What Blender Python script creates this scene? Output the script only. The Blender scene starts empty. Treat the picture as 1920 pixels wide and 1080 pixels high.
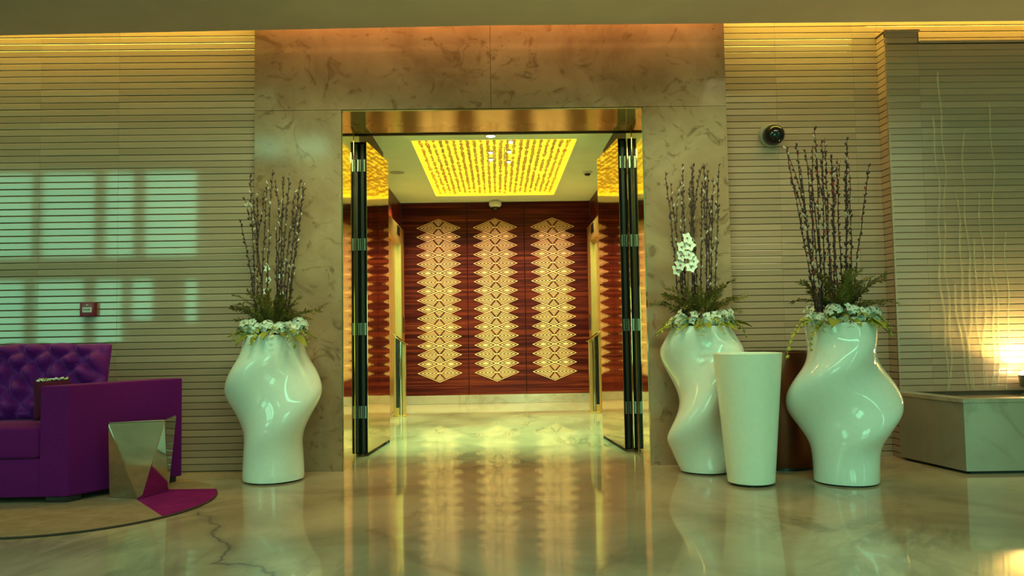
import bpy, bmesh, math, random
from mathutils import Vector, Matrix, noise

random.seed(7)
SC = bpy.context.scene
COL = SC.collection
PI = math.pi

# ------------------------------------------------------------------ camera
cam_data = bpy.data.cameras.new('camera')
cam = bpy.data.objects.new('camera', cam_data)
COL.objects.link(cam)
YAW, PITCH, ROLL = 0.01977, 0.05504, 0.0160
f = Vector((math.sin(YAW)*math.cos(PITCH), math.cos(YAW)*math.cos(PITCH), math.sin(PITCH)))
r = Vector((math.cos(YAW), -math.sin(YAW), 0))
u = r.cross(f)
r2 = r*math.cos(ROLL) - u*math.sin(ROLL)
u2 = u*math.cos(ROLL) + r*math.sin(ROLL)
cam.matrix_world = Matrix(((r2.x, u2.x, -f.x, 0), (r2.y, u2.y, -f.y, 0), (r2.z, u2.z, -f.z, 1.0), (0, 0, 0, 1)))
cam_data.sensor_width = 36.0
cam_data.lens = 1480.0/1920.0*36.0
cam_data.clip_start = 0.05
SC.camera = cam

# ------------------------------------------------------------------ world, exposure
w = bpy.data.worlds.new('sky'); SC.world = w; w.use_nodes = True
bg = w.node_tree.nodes['Background']
bg.inputs['Color'].default_value = (0.30, 1.0, 0.56, 1)
bg.inputs['Strength'].default_value = 2.9
SC.view_settings.view_transform = 'Standard'
SC.view_settings.look = 'None'
SC.view_settings.gamma = 1.0
SC.view_settings.use_curve_mapping = False
SC.view_settings.exposure = 1.15
SC.cycles.use_denoising = True
SC.cycles.max_bounces = 8
SC.cycles.sample_clamp_indirect = 6.0


# ------------------------------------------------------------------ large lights
def area(name, loc, rot, sx, sy, energy, color, shape='RECTANGLE', spread=PI, portal=False):
    l = bpy.data.lights.new(name, 'AREA')
    l.shape = shape; l.size = sx
    if shape in ('RECTANGLE', 'ELLIPSE'): l.size_y = sy
    l.energy = energy; l.color = color; l.spread = spread
    o = bpy.data.objects.new(name, l); COL.objects.link(o)
    o.location = loc; o.rotation_euler = rot
    if portal: l.cycles.is_portal = True
    return o


def spot(name, loc, target, energy, color, angle, blend=0.6, radius=0.05):
    l = bpy.data.lights.new(name, 'SPOT')
    l.energy = energy; l.color = color; l.spot_size = angle; l.spot_blend = blend; l.shadow_soft_size = radius
    o = bpy.data.objects.new(name, l); COL.objects.link(o)
    o.location = loc
    o.rotation_euler = (Vector(target)-Vector(loc)).to_track_quat('-Z', 'Y').to_euler()
    return o


# window panes of the wall behind the camera: x0, x1, z0, z1
WY = -4.0
WINDOWS = [(-10.4, -9.17, 2.6, 4.32), (-9.07, -7.95, 2.6, 4.32), (-7.81, -7.18, 2.6, 4.32), (-7.02, -5.94, 2.6, 4.32),
           (-10.4, -9.3, 0.78, 2.16), (-9.16, -8.14, 0.78, 2.16), (-7.98, -7.4, 0.78, 2.16), (-7.26, -6.8, 1.34, 2.16),
           (-6.2, -5.93, 1.28, 2.14), (-4.8, -4.13, 4.53, 4.92), (-3.96, -3.27, 4.53, 4.92), (7.9, 8.64, 0.3, 5.0),
           (0.3, 1.5, 0.3, 1.9), (1.62, 2.8, 0.3, 1.9)]  # last pair is unseen, added to light the vase fronts
area('window_portal', (-8.2, WY-0.02, 2.55), (PI/2, 0, 0), 4.6, 3.7, 1, (1, 1, 1), portal=True)
area('window_portal', (1.55, WY-0.02, 1.1), (PI/2, 0, 0), 2.6, 1.7, 1, (1, 1, 1), portal=True)
area('window_portal', (8.27, WY-0.02, 2.65), (PI/2, 0, 0), 0.76, 4.8, 1, (1, 1, 1), portal=True)
area('window_portal', (-4.03, WY-0.02, 4.72), (PI/2, 0, 0), 1.6, 0.45, 1, (1, 1, 1), portal=True)

# cove strips above the soffit, aimed at the wall
COVE = (1.0, 0.86, 0.12)
for (x, y, ln, en, col) in ((-3.95, 5.79, 4.3, 13.0, COVE), (0.0, 5.775, 3.4, 15.0, (1.0, 0.58, 0.18)), (2.38, 5.90, 1.2, 4.0, COVE), (4.85, 6.00, 3.6, 12.0, COVE)):
    area('cove_strip', (x, y, 3.56), (math.radians(14), 0, 0), ln, 0.05, en, col)
# unseen fill strips added under the soffit to brighten the slatted walls
for (x, ln, en, col) in ((-4.0, 1.6, 0.55, (0.80, 1.0, 0.46)), (-2.55, 1.2, 0.50, (0.80, 1.0, 0.46)), (2.45, 1.1, 1.25, (1.0, 0.92, 0.42))):
    area('wall_fill_beam', (x, 4.70, 3.13), (math.radians(39), 0, 0), ln, 0.30, en, col, spread=math.radians(80))
for x in (-0.92, 0.92):     # two more added in front of the bulkhead, to brighten the portal piers
    area('pier_fill_beam', (x, 4.10, 3.02), (math.radians(52), 0, math.radians(-14 if x > 0 else 14)), 0.8, 0.12, 3.0, (0.72, 1.0, 0.46), spread=math.radians(70))

# lobby downlights (warm and dim), entrance downlight, added fill for lobby and lift hall
for (x, y) in ((-3.6, 1.2), (-1.3, 2.6), (1.3, 2.6), (3.6, 1.2)):
    spot('lobby_downlight', (x, y, 4.95), (x, y+0.6, 0), 30, (1.0, 0.62, 0.34), math.radians(110), 0.9, 0.06)
area('lobby_green_fill', (1.7, -1.6, 5.06), (math.radians(-22), 0, 0), 8.0, 3.4, 390, (0.27, 1.0, 0.60))  # green fill added below the closed ceiling, no opening there
spot('entrance_downlight_beam', (-0.03, 7.34, 2.80), (0.0, 8.3, 0), 150, (0.22, 1.0, 0.42), math.radians(95), 0.8, 0.04)
for x in (-0.8, 0.8):  # unseen fill spots added behind the door head for the lift hall
    spot('hall_fill_beam', (x, 6.95, 2.80), (x*0.9, 8.8, 0), 120, (0.50, 1.0, 0.42), math.radians(110), 0.9, 0.06)
for x in (-1.1, 1.1):  # more added hall fill, without fittings in the ceiling
    for y in (8.2, 10.0):
        spot('hall_fill_beam', (x, y, 2.82), (x*0.8, y+0.2, 0), 80, (0.80 if y < 9 else 0.95, 1.0, 0.38), math.radians(120), 0.9, 0.06)
for x in (-0.8, 0.0, 0.8):  # unseen spots added to brighten the inlay columns
    spot('inlay_fill_beam', (x, 10.35, 2.82), (x, 11.15, 1.2), 32, (1.0, 0.70, 0.46), math.radians(85), 0.9, 0.04)


# ------------------------------------------------------------------ helpers
def ob(name, mesh, parent=None, loc=None):
    o = bpy.data.objects.new(name, mesh)
    COL.objects.link(o)
    if parent is not None: o.parent = parent
    if loc is not None: o.location = loc
    return o


def thing(name, label, cat, loc=(0, 0, 0), rz=0.0, group=None):
    o = bpy.data.objects.new(name, None); COL.objects.link(o)
    o.empty_display_size = 0.05
    o.location = loc; o.rotation_euler = (0, 0, rz)
    o['label'] = label; o['category'] = cat
    if group: o['group'] = group
    return o


def tag(o, label, cat, group=None):
    o['label'] = label; o['category'] = cat
    if group: o['group'] = group
    return o


def structure(name, loc=(0, 0, 0)):
    o = bpy.data.objects.new(name, None); COL.objects.link(o)
    o.location = loc; o['kind'] = 'structure'
    return o


def fin(bm, name, mats, smooth=False, angle=None):
    bmesh.ops.recalc_face_normals(bm, faces=bm.faces[:])
    me = bpy.data.meshes.new(name)
    bm.to_mesh(me); bm.free()
    if not isinstance(mats, (list, tuple)): mats = [mats]
    for m in mats: me.materials.append(m)
    if smooth:
        me.polygons.foreach_set('use_smooth', [True]*len(me.polygons))
        if angle is not None:
            me.set_sharp_from_angle(angle=angle)
    me.update()
    return me


def add_box(bm, x0, x1, y0, y1, z0, z1, mi=0):
    vs = [bm.verts.new(p) for p in ((x0, y0, z0), (x1, y0, z0), (x1, y1, z0), (x0, y1, z0), (x0, y0, z1), (x1, y0, z1), (x1, y1, z1), (x0, y1, z1))]
    for q in ((0, 3, 2, 1), (4, 5, 6, 7), (0, 1, 5, 4), (1, 2, 6, 5), (2, 3, 7, 6), (3, 0, 4, 7)):
        fc = bm.faces.new([vs[i] for i in q]); fc.material_index = mi
    return vs


def bevel(bm, w, seg=2):
    bmesh.ops.bevel(bm, geom=bm.edges[:], offset=w, segments=seg, profile=0.6, affect='EDGES')


def box_mesh(name, x0, x1, y0, y1, z0, z1, mat, bev=0.0, seg=2):
    bm = bmesh.new(); add_box(bm, x0, x1, y0, y1, z0, z1)
    if bev: bevel(bm, bev, seg)
    return fin(bm, name, mat, smooth=bool(bev), angle=0.6)


def box(name, x0, x1, y0, y1, z0, z1, mat, parent=None, bev=0.0, seg=2):
    return ob(name, box_mesh(name, x0, x1, y0, y1, z0, z1, mat, bev, seg), parent)


def lathe(bm, prof, seg=40, cx=0, cy=0, mi=0, close_bottom=True, close_top=True):
    rings = []
    for (rr, z) in prof:
        rings.append([bm.verts.new((cx+rr*math.cos(2*PI*i/seg), cy+rr*math.sin(2*PI*i/seg), z)) for i in range(seg)])
    for a, b in zip(rings, rings[1:]):
        for i in range(seg):
            fc = bm.faces.new((a[i], a[(i+1) % seg], b[(i+1) % seg], b[i])); fc.material_index = mi
    if close_bottom: bm.faces.new(rings[0][::-1]).material_index = mi
    if close_top: bm.faces.new(rings[-1]).material_index = mi


def tube(bm, pts, rad, seg=6, mi=0):
    pts = [Vector(p) for p in pts]
    if not isinstance(rad, (list, tuple)): rad = [rad]*len(pts)
    rings = []
    for i, p in enumerate(pts):
        d = (pts[min(i+1, len(pts)-1)]-pts[max(i-1, 0)]).normalized()
        a = d.orthogonal().normalized() if i == 0 else (rings[-1][1]-d*rings[-1][1].dot(d)).normalized()
        b = d.cross(a)
        rings.append(([bm.verts.new(p+(a*math.cos(2*PI*k/seg)+b*math.sin(2*PI*k/seg))*rad[i]) for k in range(seg)], a))
    for (A, _), (B, _) in zip(rings, rings[1:]):
        for k in range(seg):
            bm.faces.new((A[k], A[(k+1) % seg], B[(k+1) % seg], B[k])).material_index = mi
    bm.faces.new(rings[0][0][::-1]).material_index = mi
    bm.faces.new(rings[-1][0]).material_index = mi


def blob(bm, c, rx, ry, rz, axis=None, seg=6, rings=4, mi=0):
    m = Matrix.Diagonal((rx, ry, rz, 1))
    if axis is not None:
        m = Vector(axis).to_track_quat('Z', 'Y').to_matrix().to_4x4() @ m
    m = Matrix.Translation(c) @ m
    res = bmesh.ops.create_uvsphere(bm, u_segments=seg, v_segments=rings, radius=1.0, matrix=m)
    for v in res['verts']:
        for fc in v.link_faces: fc.material_index = mi


def prism(bm, pts, z0, z1, mi=0):
    a = [bm.verts.new((p[0], p[1], z0)) for p in pts]; b = [bm.verts.new((p[0], p[1], z1)) for p in pts]
    bm.faces.new(a[::-1]).material_index = mi; bm.faces.new(b).material_index = mi
    n = len(pts)
    for i in range(n): bm.faces.new((a[i], a[(i+1) % n], b[(i+1) % n], b[i])).material_index = mi


# ------------------------------------------------------------------ materials
class NT:
    def __init__(self, name):
        self.m = bpy.data.materials.new(name); self.m.use_nodes = True
        self.t = self.m.node_tree; self.p = self.t.nodes['Principled BSDF']
    def n(self, kind, **kw):
        nd = self.t.nodes.new(kind)
        for k, v in kw.items():
            if k in nd.inputs.keys() if isinstance(k, str) else False: nd.inputs[k].default_value = v
            else: setattr(nd, k, v)
        return nd
    def l(self, a, b): self.t.links.new(a, b)
    def ramp(self, fac, stops):
        rp = self.n('ShaderNodeValToRGB'); e = rp.color_ramp.elements
        while len(e) < len(stops): e.new(0.5)
        for el, (p, c) in zip(e, stops): el.position = p; el.color = (*c, 1) if len(c) == 3 else c
        self.l(fac, rp.inputs[0]); return rp.outputs[0]
    def mix(self, fac, a, b, mode='MIX'):
        mx = self.n('ShaderNodeMix', data_type='RGBA', blend_type=mode)
        for sock, v in ((mx.inputs[0], fac), (mx.inputs[6], a), (mx.inputs[7], b)):
            if hasattr(v, 'is_linked'): self.l(v, sock)
            elif isinstance(v, (int, float)): sock.default_value = v
            else: sock.default_value = (*v, 1)
        return mx.outputs[2]
    def math(self, op, a, b=None):
        mn = self.n('ShaderNodeMath', operation=op)
        for i, v in enumerate((a, b)):
            if v is None: continue
            if hasattr(v, 'is_linked'): self.l(v, mn.inputs[i])
            else: mn.inputs[i].default_value = v
        return mn.outputs[0]
    def pos(self, scale=(1, 1, 1)):
        g = self.n('ShaderNodeNewGeometry'); mp = self.n('ShaderNodeMapping'); mp.inputs['Scale'].default_value = scale
        self.l(g.outputs['Position'], mp.inputs['Vector']); return mp.outputs[0]
    def noise(self, vec, scale, detail=4, rough=0.55, dist=0.0):
        nz = self.n('ShaderNodeTexNoise'); self.l(vec, nz.inputs['Vector'])
        nz.inputs['Scale'].default_value = scale; nz.inputs['Detail'].default_value = detail
        nz.inputs['Roughness'].default_value = rough; nz.inputs['Distortion'].default_value = dist
        return nz.outputs[0]
    def bump(self, h, strength, dist=0.01):
        b = self.n('ShaderNodeBump'); b.inputs['Strength'].default_value = strength; b.inputs['Distance'].default_value = dist
        self.l(h, b.inputs['Height']); self.l(b.outputs[0], self.p.inputs['Normal'])
    def set(self, **kw):
        names = dict(color='Base Color', rough='Roughness', metal='Metallic', coat='Coat Weight', coatr='Coat Roughness',
                     emit='Emission Color', estr='Emission Strength', trans='Transmission Weight', ior='IOR', sheen='Sheen Weight',
                     sheenr='Sheen Roughness', sheent='Sheen Tint', alpha='Alpha', spec='Specular IOR Level', aniso='Anisotropic')
        for k, v in kw.items():
            s = self.p.inputs[names[k]]
            if hasattr(v, 'is_linked'): self.l(v, s)
            elif isinstance(v, (int, float)): s.default_value = v
            else: s.default_value = (*v, 1)
        return self.m


def plain(name, color, rough=0.5, nscale=12.0, var=0.12, **kw):
    t = NT(name)
    nz = t.noise(t.pos(), nscale, 3)
    lo = tuple(c*(1-var) for c in color); hi = tuple(min(1, c*(1+var)) for c in color)
    t.set(color=t.ramp(nz, [(0.3, lo), (0.7, hi)]), rough=rough, **kw)
    return t.m


def mat_slat(name='beige_marble_strip', rough=0.055, spec=0.6):
    t = NT(name)
    oi = t.n('ShaderNodeObjectInfo')
    base = t.ramp(oi.outputs['Random'], [(0.0, (0.39, 0.250, 0.190)), (0.5, (0.44, 0.285, 0.215)), (1.0, (0.49, 0.32, 0.245))])
    v = t.noise(t.pos((0.6, 1, 3)), 5, 6, 0.65, 0.8)
    c = t.mix(t.ramp(v, [(0.3, (0.35,)*3), (0.55, (0,)*3)]), base, (0.34, 0.27, 0.20))
    t.set(color=c, rough=rough, spec=spec)
    return t.m


def mat_portal():
    t = NT('brown_veined_marble')
    p = t.pos()
    a = t.noise(p, 1.6, 5, 0.6, 0.5)
    base = t.ramp(a, [(0.32, (0.25, 0.135, 0.078)), (0.5, (0.36, 0.21, 0.13)), (0.68, (0.45, 0.28, 0.18))])
    b = t.noise(p, 4.5, 8, 0.62, 2.2)
    c = t.mix(t.ramp(b, [(0.34, (0.75,)*3), (0.45, (0,)*3)]), base, (0.17, 0.085, 0.042))
    d = t.noise(p, 9, 6, 0.7, 1.0)
    c = t.mix(t.ramp(d, [(0.62, (0,)*3), (0.75, (0.35,)*3)]), c, (0.52, 0.38, 0.27))
    t.set(color=c, rough=0.10)
    return t.m


def mat_floor():
    t = NT('polished_cream_marble')
    p = t.pos()
    a = t.noise(p, 0.9, 6, 0.6, 0.6)
    base = t.ramp(a, [(0.30, (0.27, 0.195, 0.135)), (0.48, (0.42, 0.315, 0.225)), (0.68, (0.56, 0.435, 0.32))])
    ps = t.pos((1.0, 0.55, 1))
    b = t.noise(ps, 1.1, 7, 0.58, 1.6)
    ridge = t.math('ABSOLUTE', t.math('SUBTRACT', b, 0.5))
    m2 = t.noise(p, 0.8, 2, 0.5)
    vein = t.math('MULTIPLY', t.ramp(ridge, [(0.0, (0.6,)*3), (0.06, (0.0,)*3)]), t.ramp(m2, [(0.46, (0,)*3), (0.62, (1,)*3)]))
    c = t.mix(vein, base, (0.20, 0.155, 0.11))
    # dark fissures that run through particular slabs; the last also carries painted shade
    wob = t.n('ShaderNodeTexNoise'); wob.inputs['Scale'].default_value = 7.0; wob.inputs['Detail'].default_value = 5
    t.l(p, wob.inputs['Vector'])
    sub = t.n('ShaderNodeVectorMath', operation='SUBTRACT'); t.l(wob.outputs['Color'], sub.inputs[0]); sub.inputs[1].default_value = (0.5, 0.5, 0.5)
    sc = t.n('ShaderNodeVectorMath', operation='SCALE'); t.l(sub.outputs[0], sc.inputs[0]); sc.inputs['Scale'].default_value = 0.13
    ad = t.n('ShaderNodeVectorMath', operation='ADD'); t.l(p, ad.inputs[0]); t.l(sc.outputs[0], ad.inputs[1])
    fl = t.n('ShaderNodeVectorMath', operation='MULTIPLY'); t.l(ad.outputs[0], fl.inputs[0]); fl.inputs[1].default_value = (1, 1, 0)
    P = fl.outputs[0]

    def seg(ax, ay, bx, by):
        A = Vector((ax, ay, 0)); D = Vector((bx, by, 0))-A
        s1 = t.n('ShaderNodeVectorMath', operation='SUBTRACT'); t.l(P, s1.inputs[0]); s1.inputs[1].default_value = A
        d1 = t.n('ShaderNodeVectorMath', operation='DOT_PRODUCT'); t.l(s1.outputs[0], d1.inputs[0]); d1.inputs[1].default_value = D/D.length_squared
        cl = t.n('ShaderNodeClamp'); t.l(d1.outputs['Value'], cl.inputs[0])
        q = t.n('ShaderNodeVectorMath', operation='SCALE'); q.inputs[0].default_value = D; t.l(cl.outputs[0], q.inputs['Scale'])
        dd = t.n('ShaderNodeVectorMath', operation='DISTANCE'); t.l(s1.outputs[0], dd.inputs[0]); t.l(q.outputs[0], dd.inputs[1])
        return dd.outputs['Value']

    def path(pts):
        d = None
        for a_, b_ in zip(pts, pts[1:]):
            s = seg(*a_, *b_); d = s if d is None else t.math('MINIMUM', d, s)
        return d
    d1 = path([(-1.73, 4.6), (-1.48, 4.27), (-1.44, 4.07), (-1.26, 3.79), (-1.26, 3.56), (-1.05, 3.5), (-0.9, 3.3)])
    c = t.mix(t.ramp(d1, [(0.003, (0.8,)*3), (0.011, (0.25,)*3), (0.05, (0,)*3)]), c, (0.13, 0.095, 0.10))
    d2 = path([(-0.64, 4.1), (-0.42, 3.64), (-0.15, 3.3)])
    c = t.mix(t.ramp(d2, [(0.004, (0.45,)*3), (0.06, (0,)*3)]), c, (0.19, 0.14, 0.09))
    d3 = path([(2.55, 4.55), (2.9, 3.95), (3.2, 3.7)])
    c = t.mix(t.ramp(d3, [(0.01, (0.6,)*3), (0.10, (0.3,)*3), (0.6, (0,)*3)]), c, (0.17, 0.11, 0.08))  # brown vein spread wide to paint the dimmer right side of the floor
    t.set(color=c, rough=0.040, spec=0.32)
    return t.m


def mat_wood():
    t = NT('dark_striped_wood_veneer')
    p = t.pos((0.14, 1, 6.5))
    a = t.noise(p, 4.2, 6, 0.65, 0.35)
    c = t.ramp(a, [(0.30, (0.022, 0.0020, 0.004)), (0.46, (0.050, 0.005, 0.006)), (0.57, (0.12, 0.016, 0.009)), (0.70, (0.22, 0.046, 0.016))])
    t.set(color=c, rough=0.34, spec=0.10)
    return t.m


def mat_velvet(name, c0, c1):
    t = NT(name)
    a = t.noise(t.pos(), 180, 2, 0.6)
    t.set(color=t.ramp(a, [(0.3, c0), (0.7, c1)]), rough=0.8, sheen=0.25, sheenr=0.35, sheent=(0.6, 0.25, 0.6), spec=0.12)
    t.bump(a, 0.15, 0.002)
    return t.m


def mat_rug(name, c0, c1):
    t = NT(name)
    a = t.noise(t.pos(), 9, 5, 0.7); b = t.noise(t.pos(), 240, 2)
    c = t.ramp(a, [(0.3, c0), (0.7, c1)])
    t.set(color=c, rough=0.95, spec=0.1)
    t.bump(b, 0.4, 0.004)
    return t.m


def mat_metal(name, color, rough, sx=(1, 1, 1), amp=0.0, metal=1.0):
    t = NT(name)
    a = t.noise(t.pos(sx), 6, 3)
    t.set(color=t.ramp(a, [(0.3, tuple(c*0.93 for c in color)), (0.7, color)]), metal=metal, rough=rough)
    if amp: t.bump(a, amp, 0.02)
    return t.m


def mat_emit(name, color, strength):
    t = NT(name)
    a = t.noise(t.pos((14, 1, 1)), 1.0, 1)
    t.set(color=(0.8, 0.7, 0.3), emit=t.ramp(a, [(0.35, tuple(c*0.8 for c in color)), (0.65, color)]), estr=strength, rough=0.4)
    return t.m


def mat_foliage(name, lo, hi):
    t = NT(name)
    oi = t.n('ShaderNodeObjectInfo'); nz = t.noise(t.pos(), 22, 3)
    s = t.math('MULTIPLY', t.math('ADD', oi.outputs['Random'], nz), 0.5)
    t.set(color=t.ramp(s, [(0.2, lo), (0.8, hi)]), rough=0.55)
    return t.m


M = dict(
    slat=mat_slat(), portal=mat_portal(), floor=mat_floor(), wood=mat_wood(),
    joint=plain('dark_joint_backing', (0.10, 0.065, 0.045), 0.8),
    slatwet=mat_slat('fountain_marble_strip', 0.16, 0.25),
    slatdark=plain('marble_return_strip', (0.40, 0.35, 0.30), 0.2),
    ceiling=plain('matt_ceiling_paint', (0.62, 0.48, 0.40), 0.9, 3, 0.04),
    lobby=plain('lobby_wall_paint', (0.36, 0.30, 0.24), 0.8, 2, 0.1),
    hallceil=plain('lift_hall_ceiling_paint', (0.78, 0.86, 0.62), 0.85, 3, 0.04),
    plinth=None,
    vase=plain('white_glazed_ceramic', (0.84, 0.86, 0.84), 0.09, 30, 0.02, coat=0.4, coatr=0.03),
    planter=plain('white_lacquer', (0.86, 0.88, 0.80), 0.22, 30, 0.02),
    black=plain('black_plastic', (0.012, 0.011, 0.012), 0.4),
    blackgloss=plain('black_glass', (0.006, 0.006, 0.008), 0.04),
    blackmetal=plain('black_anodised_edge', (0.006, 0.0055, 0.006), 0.4, spec=0.05),
    bronze=mat_metal('bronze_mirror', (0.82, 0.61, 0.31), 0.06),
    bronze_wavy=mat_metal('bronze_mirror_leaf', (0.82, 0.56, 0.30), 0.045, (1, 1, 1), 0.02),
    bronze_head=mat_metal('bronze_soffit', (0.66, 0.46, 0.18), 0.08, metal=0.55),
    gold=mat_metal('satin_gold_metal', (0.88, 0.60, 0.26), 0.32),
    chrome=mat_metal('polished_steel', (0.70, 0.70, 0.66), 0.05),
    brushed=mat_metal('brushed_steel', (0.64, 0.62, 0.56), 0.09),
    steel=mat_metal('steel_hinge', (0.24, 0.26, 0.25), 0.30),
    bin=mat_metal('dark_bronze_metal', (0.20, 0.085, 0.055), 0.30, (1, 1, 0.05)),
    velvet=mat_velvet('purple_velvet', (0.115, 0.0050, 0.110), (0.18, 0.008, 0.17)),
    satin=None,
    velvet_dark=mat_velvet('plum_velvet', (0.07, 0.008, 0.03), (0.11, 0.012, 0.05)),
    rug=mat_rug('taupe_rug_pile', (0.24, 0.16, 0.11), (0.36, 0.25, 0.18)),
    rugtan=mat_rug('tan_rug_pile', (0.32, 0.19, 0.10), (0.40, 0.25, 0.14)),
    rugpurple=mat_rug('purple_rug_pile', (0.17, 0.006, 0.12), (0.26, 0.010, 0.17)),
    rugedge=plain('dark_rug_binding', (0.06, 0.03, 0.025), 0.9),
    lace=plain('pale_gold_inlay', (0.95, 0.60, 0.32), 0.35, 40, 0.06),
    panelglow=mat_emit('yellow_backlit_panel', (1.0, 0.79, 0.016), 0.55),
    lampglow=mat_emit('white_lamp_lens', (1.0, 0.88, 0.40), 40.0),
    glint=mat_emit('crystal_glint_glow', (1.0, 0.95, 0.85), 6.0),
    lens=mat_emit('downlight_lens_glow', (0.85, 1.0, 0.85), 4.0),
    bead=plain('amber_glass_bead', (0.95, 0.72, 0.40), 0.08, 40, 0.2, trans=0.6),
    beadpink=plain('rose_glass_bead', (0.95, 0.45, 0.30), 0.08, 40, 0.2, trans=0.5),
    soil=plain('dark_floral_foam', (0.02, 0.02, 0.012), 0.9),
    bark=plain('dark_willow_bark', (0.040, 0.016, 0.018), 0.6, 60, 0.4),
    bud=plain('brown_willow_bud', (0.055, 0.022, 0.022), 0.7, 60, 0.4),
    catkin=plain('pale_catkin_tip', (0.50, 0.42, 0.38), 0.8),
    redbud=plain('red_bud', (0.28, 0.03, 0.03), 0.6),
    sprig=mat_foliage('dark_olive_foliage', (0.06, 0.045, 0.010), (0.24, 0.18, 0.03)),
    fresh=mat_foliage('yellow_green_leaf', (0.16, 0.17, 0.02), (0.42, 0.40, 0.05)),
    petal=mat_foliage('white_petal', (0.70, 0.68, 0.62), (0.85, 0.85, 0.80)),
    heart=plain('orchid_heart', (0.35, 0.08, 0.10), 0.6),
    white=plain('white_plastic', (0.70, 0.68, 0.62), 0.35),
    greywhite=plain('grey_plastic', (0.36, 0.31, 0.25), 0.4),
    red=plain('dark_red_plastic', (0.22, 0.004, 0.03), 0.3),
    labelwhite=plain('white_label', (0.75, 0.68, 0.70), 0.6),
    vent=plain('ceiling_grey_plate', (0.42, 0.41, 0.28), 0.8),
)


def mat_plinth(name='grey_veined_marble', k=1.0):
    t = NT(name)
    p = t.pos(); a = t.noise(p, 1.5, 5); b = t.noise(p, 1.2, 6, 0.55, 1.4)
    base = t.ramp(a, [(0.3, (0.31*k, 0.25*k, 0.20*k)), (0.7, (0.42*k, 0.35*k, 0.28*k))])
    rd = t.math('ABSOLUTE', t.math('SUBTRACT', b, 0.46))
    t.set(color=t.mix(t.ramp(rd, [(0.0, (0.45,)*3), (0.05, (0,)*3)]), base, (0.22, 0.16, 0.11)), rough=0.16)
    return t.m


def mat_water():
    t = NT('trickling_water')
    a = t.noise(t.pos((30, 1, 9)), 1.0, 3)
    t.set(color=(0.80, 0.70, 0.52), rough=0.06, alpha=t.ramp(a, [(0.3, (0.05,)*3), (0.7, (0.34,)*3)]), ior=1.33)
    return t.m


def mat_satin():
    t = NT('purple_satin')
    a = t.noise(t.pos(), 60, 3)
    t.set(color=t.ramp(a, [(0.3, (0.12, 0.006, 0.17)), (0.7, (0.18, 0.010, 0.25))]), rough=0.55, spec=0.2, sheen=0.5, sheenr=0.3, sheent=(0.6, 0.3, 0.8))
    return t.m


M['plinth'] = mat_plinth(); M['plinthshade'] = mat_plinth('shaded_grey_marble', 0.72); M['water'] = mat_water(); M['satin'] = mat_satin()  # second plinth marble is the first one darkened for the basin's shaded side

# ------------------------------------------------------------------ room shell
fl = box('floor', -11.2, 9.7, -4.2, 11.6, -0.12, 0.0, M['floor']); fl['kind'] = 'structure'
c = box('ceiling', -11.2, 9.7, -4.2, 4.5, 5.1, 5.25, M['ceiling']); c['kind'] = 'structure'
c = box('wall_side_left', -11.3, -11.0, -4.2, 6.2, 0, 5.25, M['lobby']); c['kind'] = 'structure'
c = box('wall_side_right', 9.5, 9.8, -4.2, 6.2, 0, 5.25, M['lobby']); c['kind'] = 'structure'
# soffit with a slot for the cove light; slightly out of level as in the photograph
bm = bmesh.new(); add_box(bm, -11.0, 0.0, 4.4, 5.6, 3.214, 3.262)
for v in bm.verts:
    if v.co.x < -1: v.co.z -= 0.137
add_box(bm, 0.0, 9.5, 4.4, 5.6, 3.214, 3.262)
sof = ob('trim_1', fin(bm, 'soffit', M['ceiling'])); sof['kind'] = 'structure'
c = box('trim_2', -11.0, 9.5, 4.3, 4.42, 3.05, 5.15, M['ceiling']); c['kind'] = 'structure'
c = box('trim_3', -11.0, 9.5, 4.42, 6.3, 3.62, 3.7, M['ceiling']); c['kind'] = 'structure'

# rear wall with window openings
rear = structure('wall_rear')
xs = sorted({-11.0, 9.5} | {v for W in WINDOWS for v in W[:2]})
zs = sorted({0.0, 5.15} | {v for W in WINDOWS for v in W[2:]})
bm = bmesh.new()
for i in range(len(xs)-1):
    run = None
    for j in range(len(zs)-1):
        cx, cz = (xs[i]+xs[i+1])/2, (zs[j]+zs[j+1])/2
        hole = any(W[0] < cx < W[1] and W[2] < cz < W[3] for W in WINDOWS)
        if hole:
            if run is not None: add_box(bm, xs[i], xs[i+1], WY, WY+0.2, run, zs[j]); run = None
        elif run is None: run = zs[j]
    if run is not None: add_box(bm, xs[i], xs[i+1], WY, WY+0.2, run, zs[-1])
ob('wall_panel', fin(bm, 'wall_panel', M['lobby']), rear)

# slatted marble walls: every strip a part
PITCH, STRIP, DEP = 0.0505, 0.0452, 0.016


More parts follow.
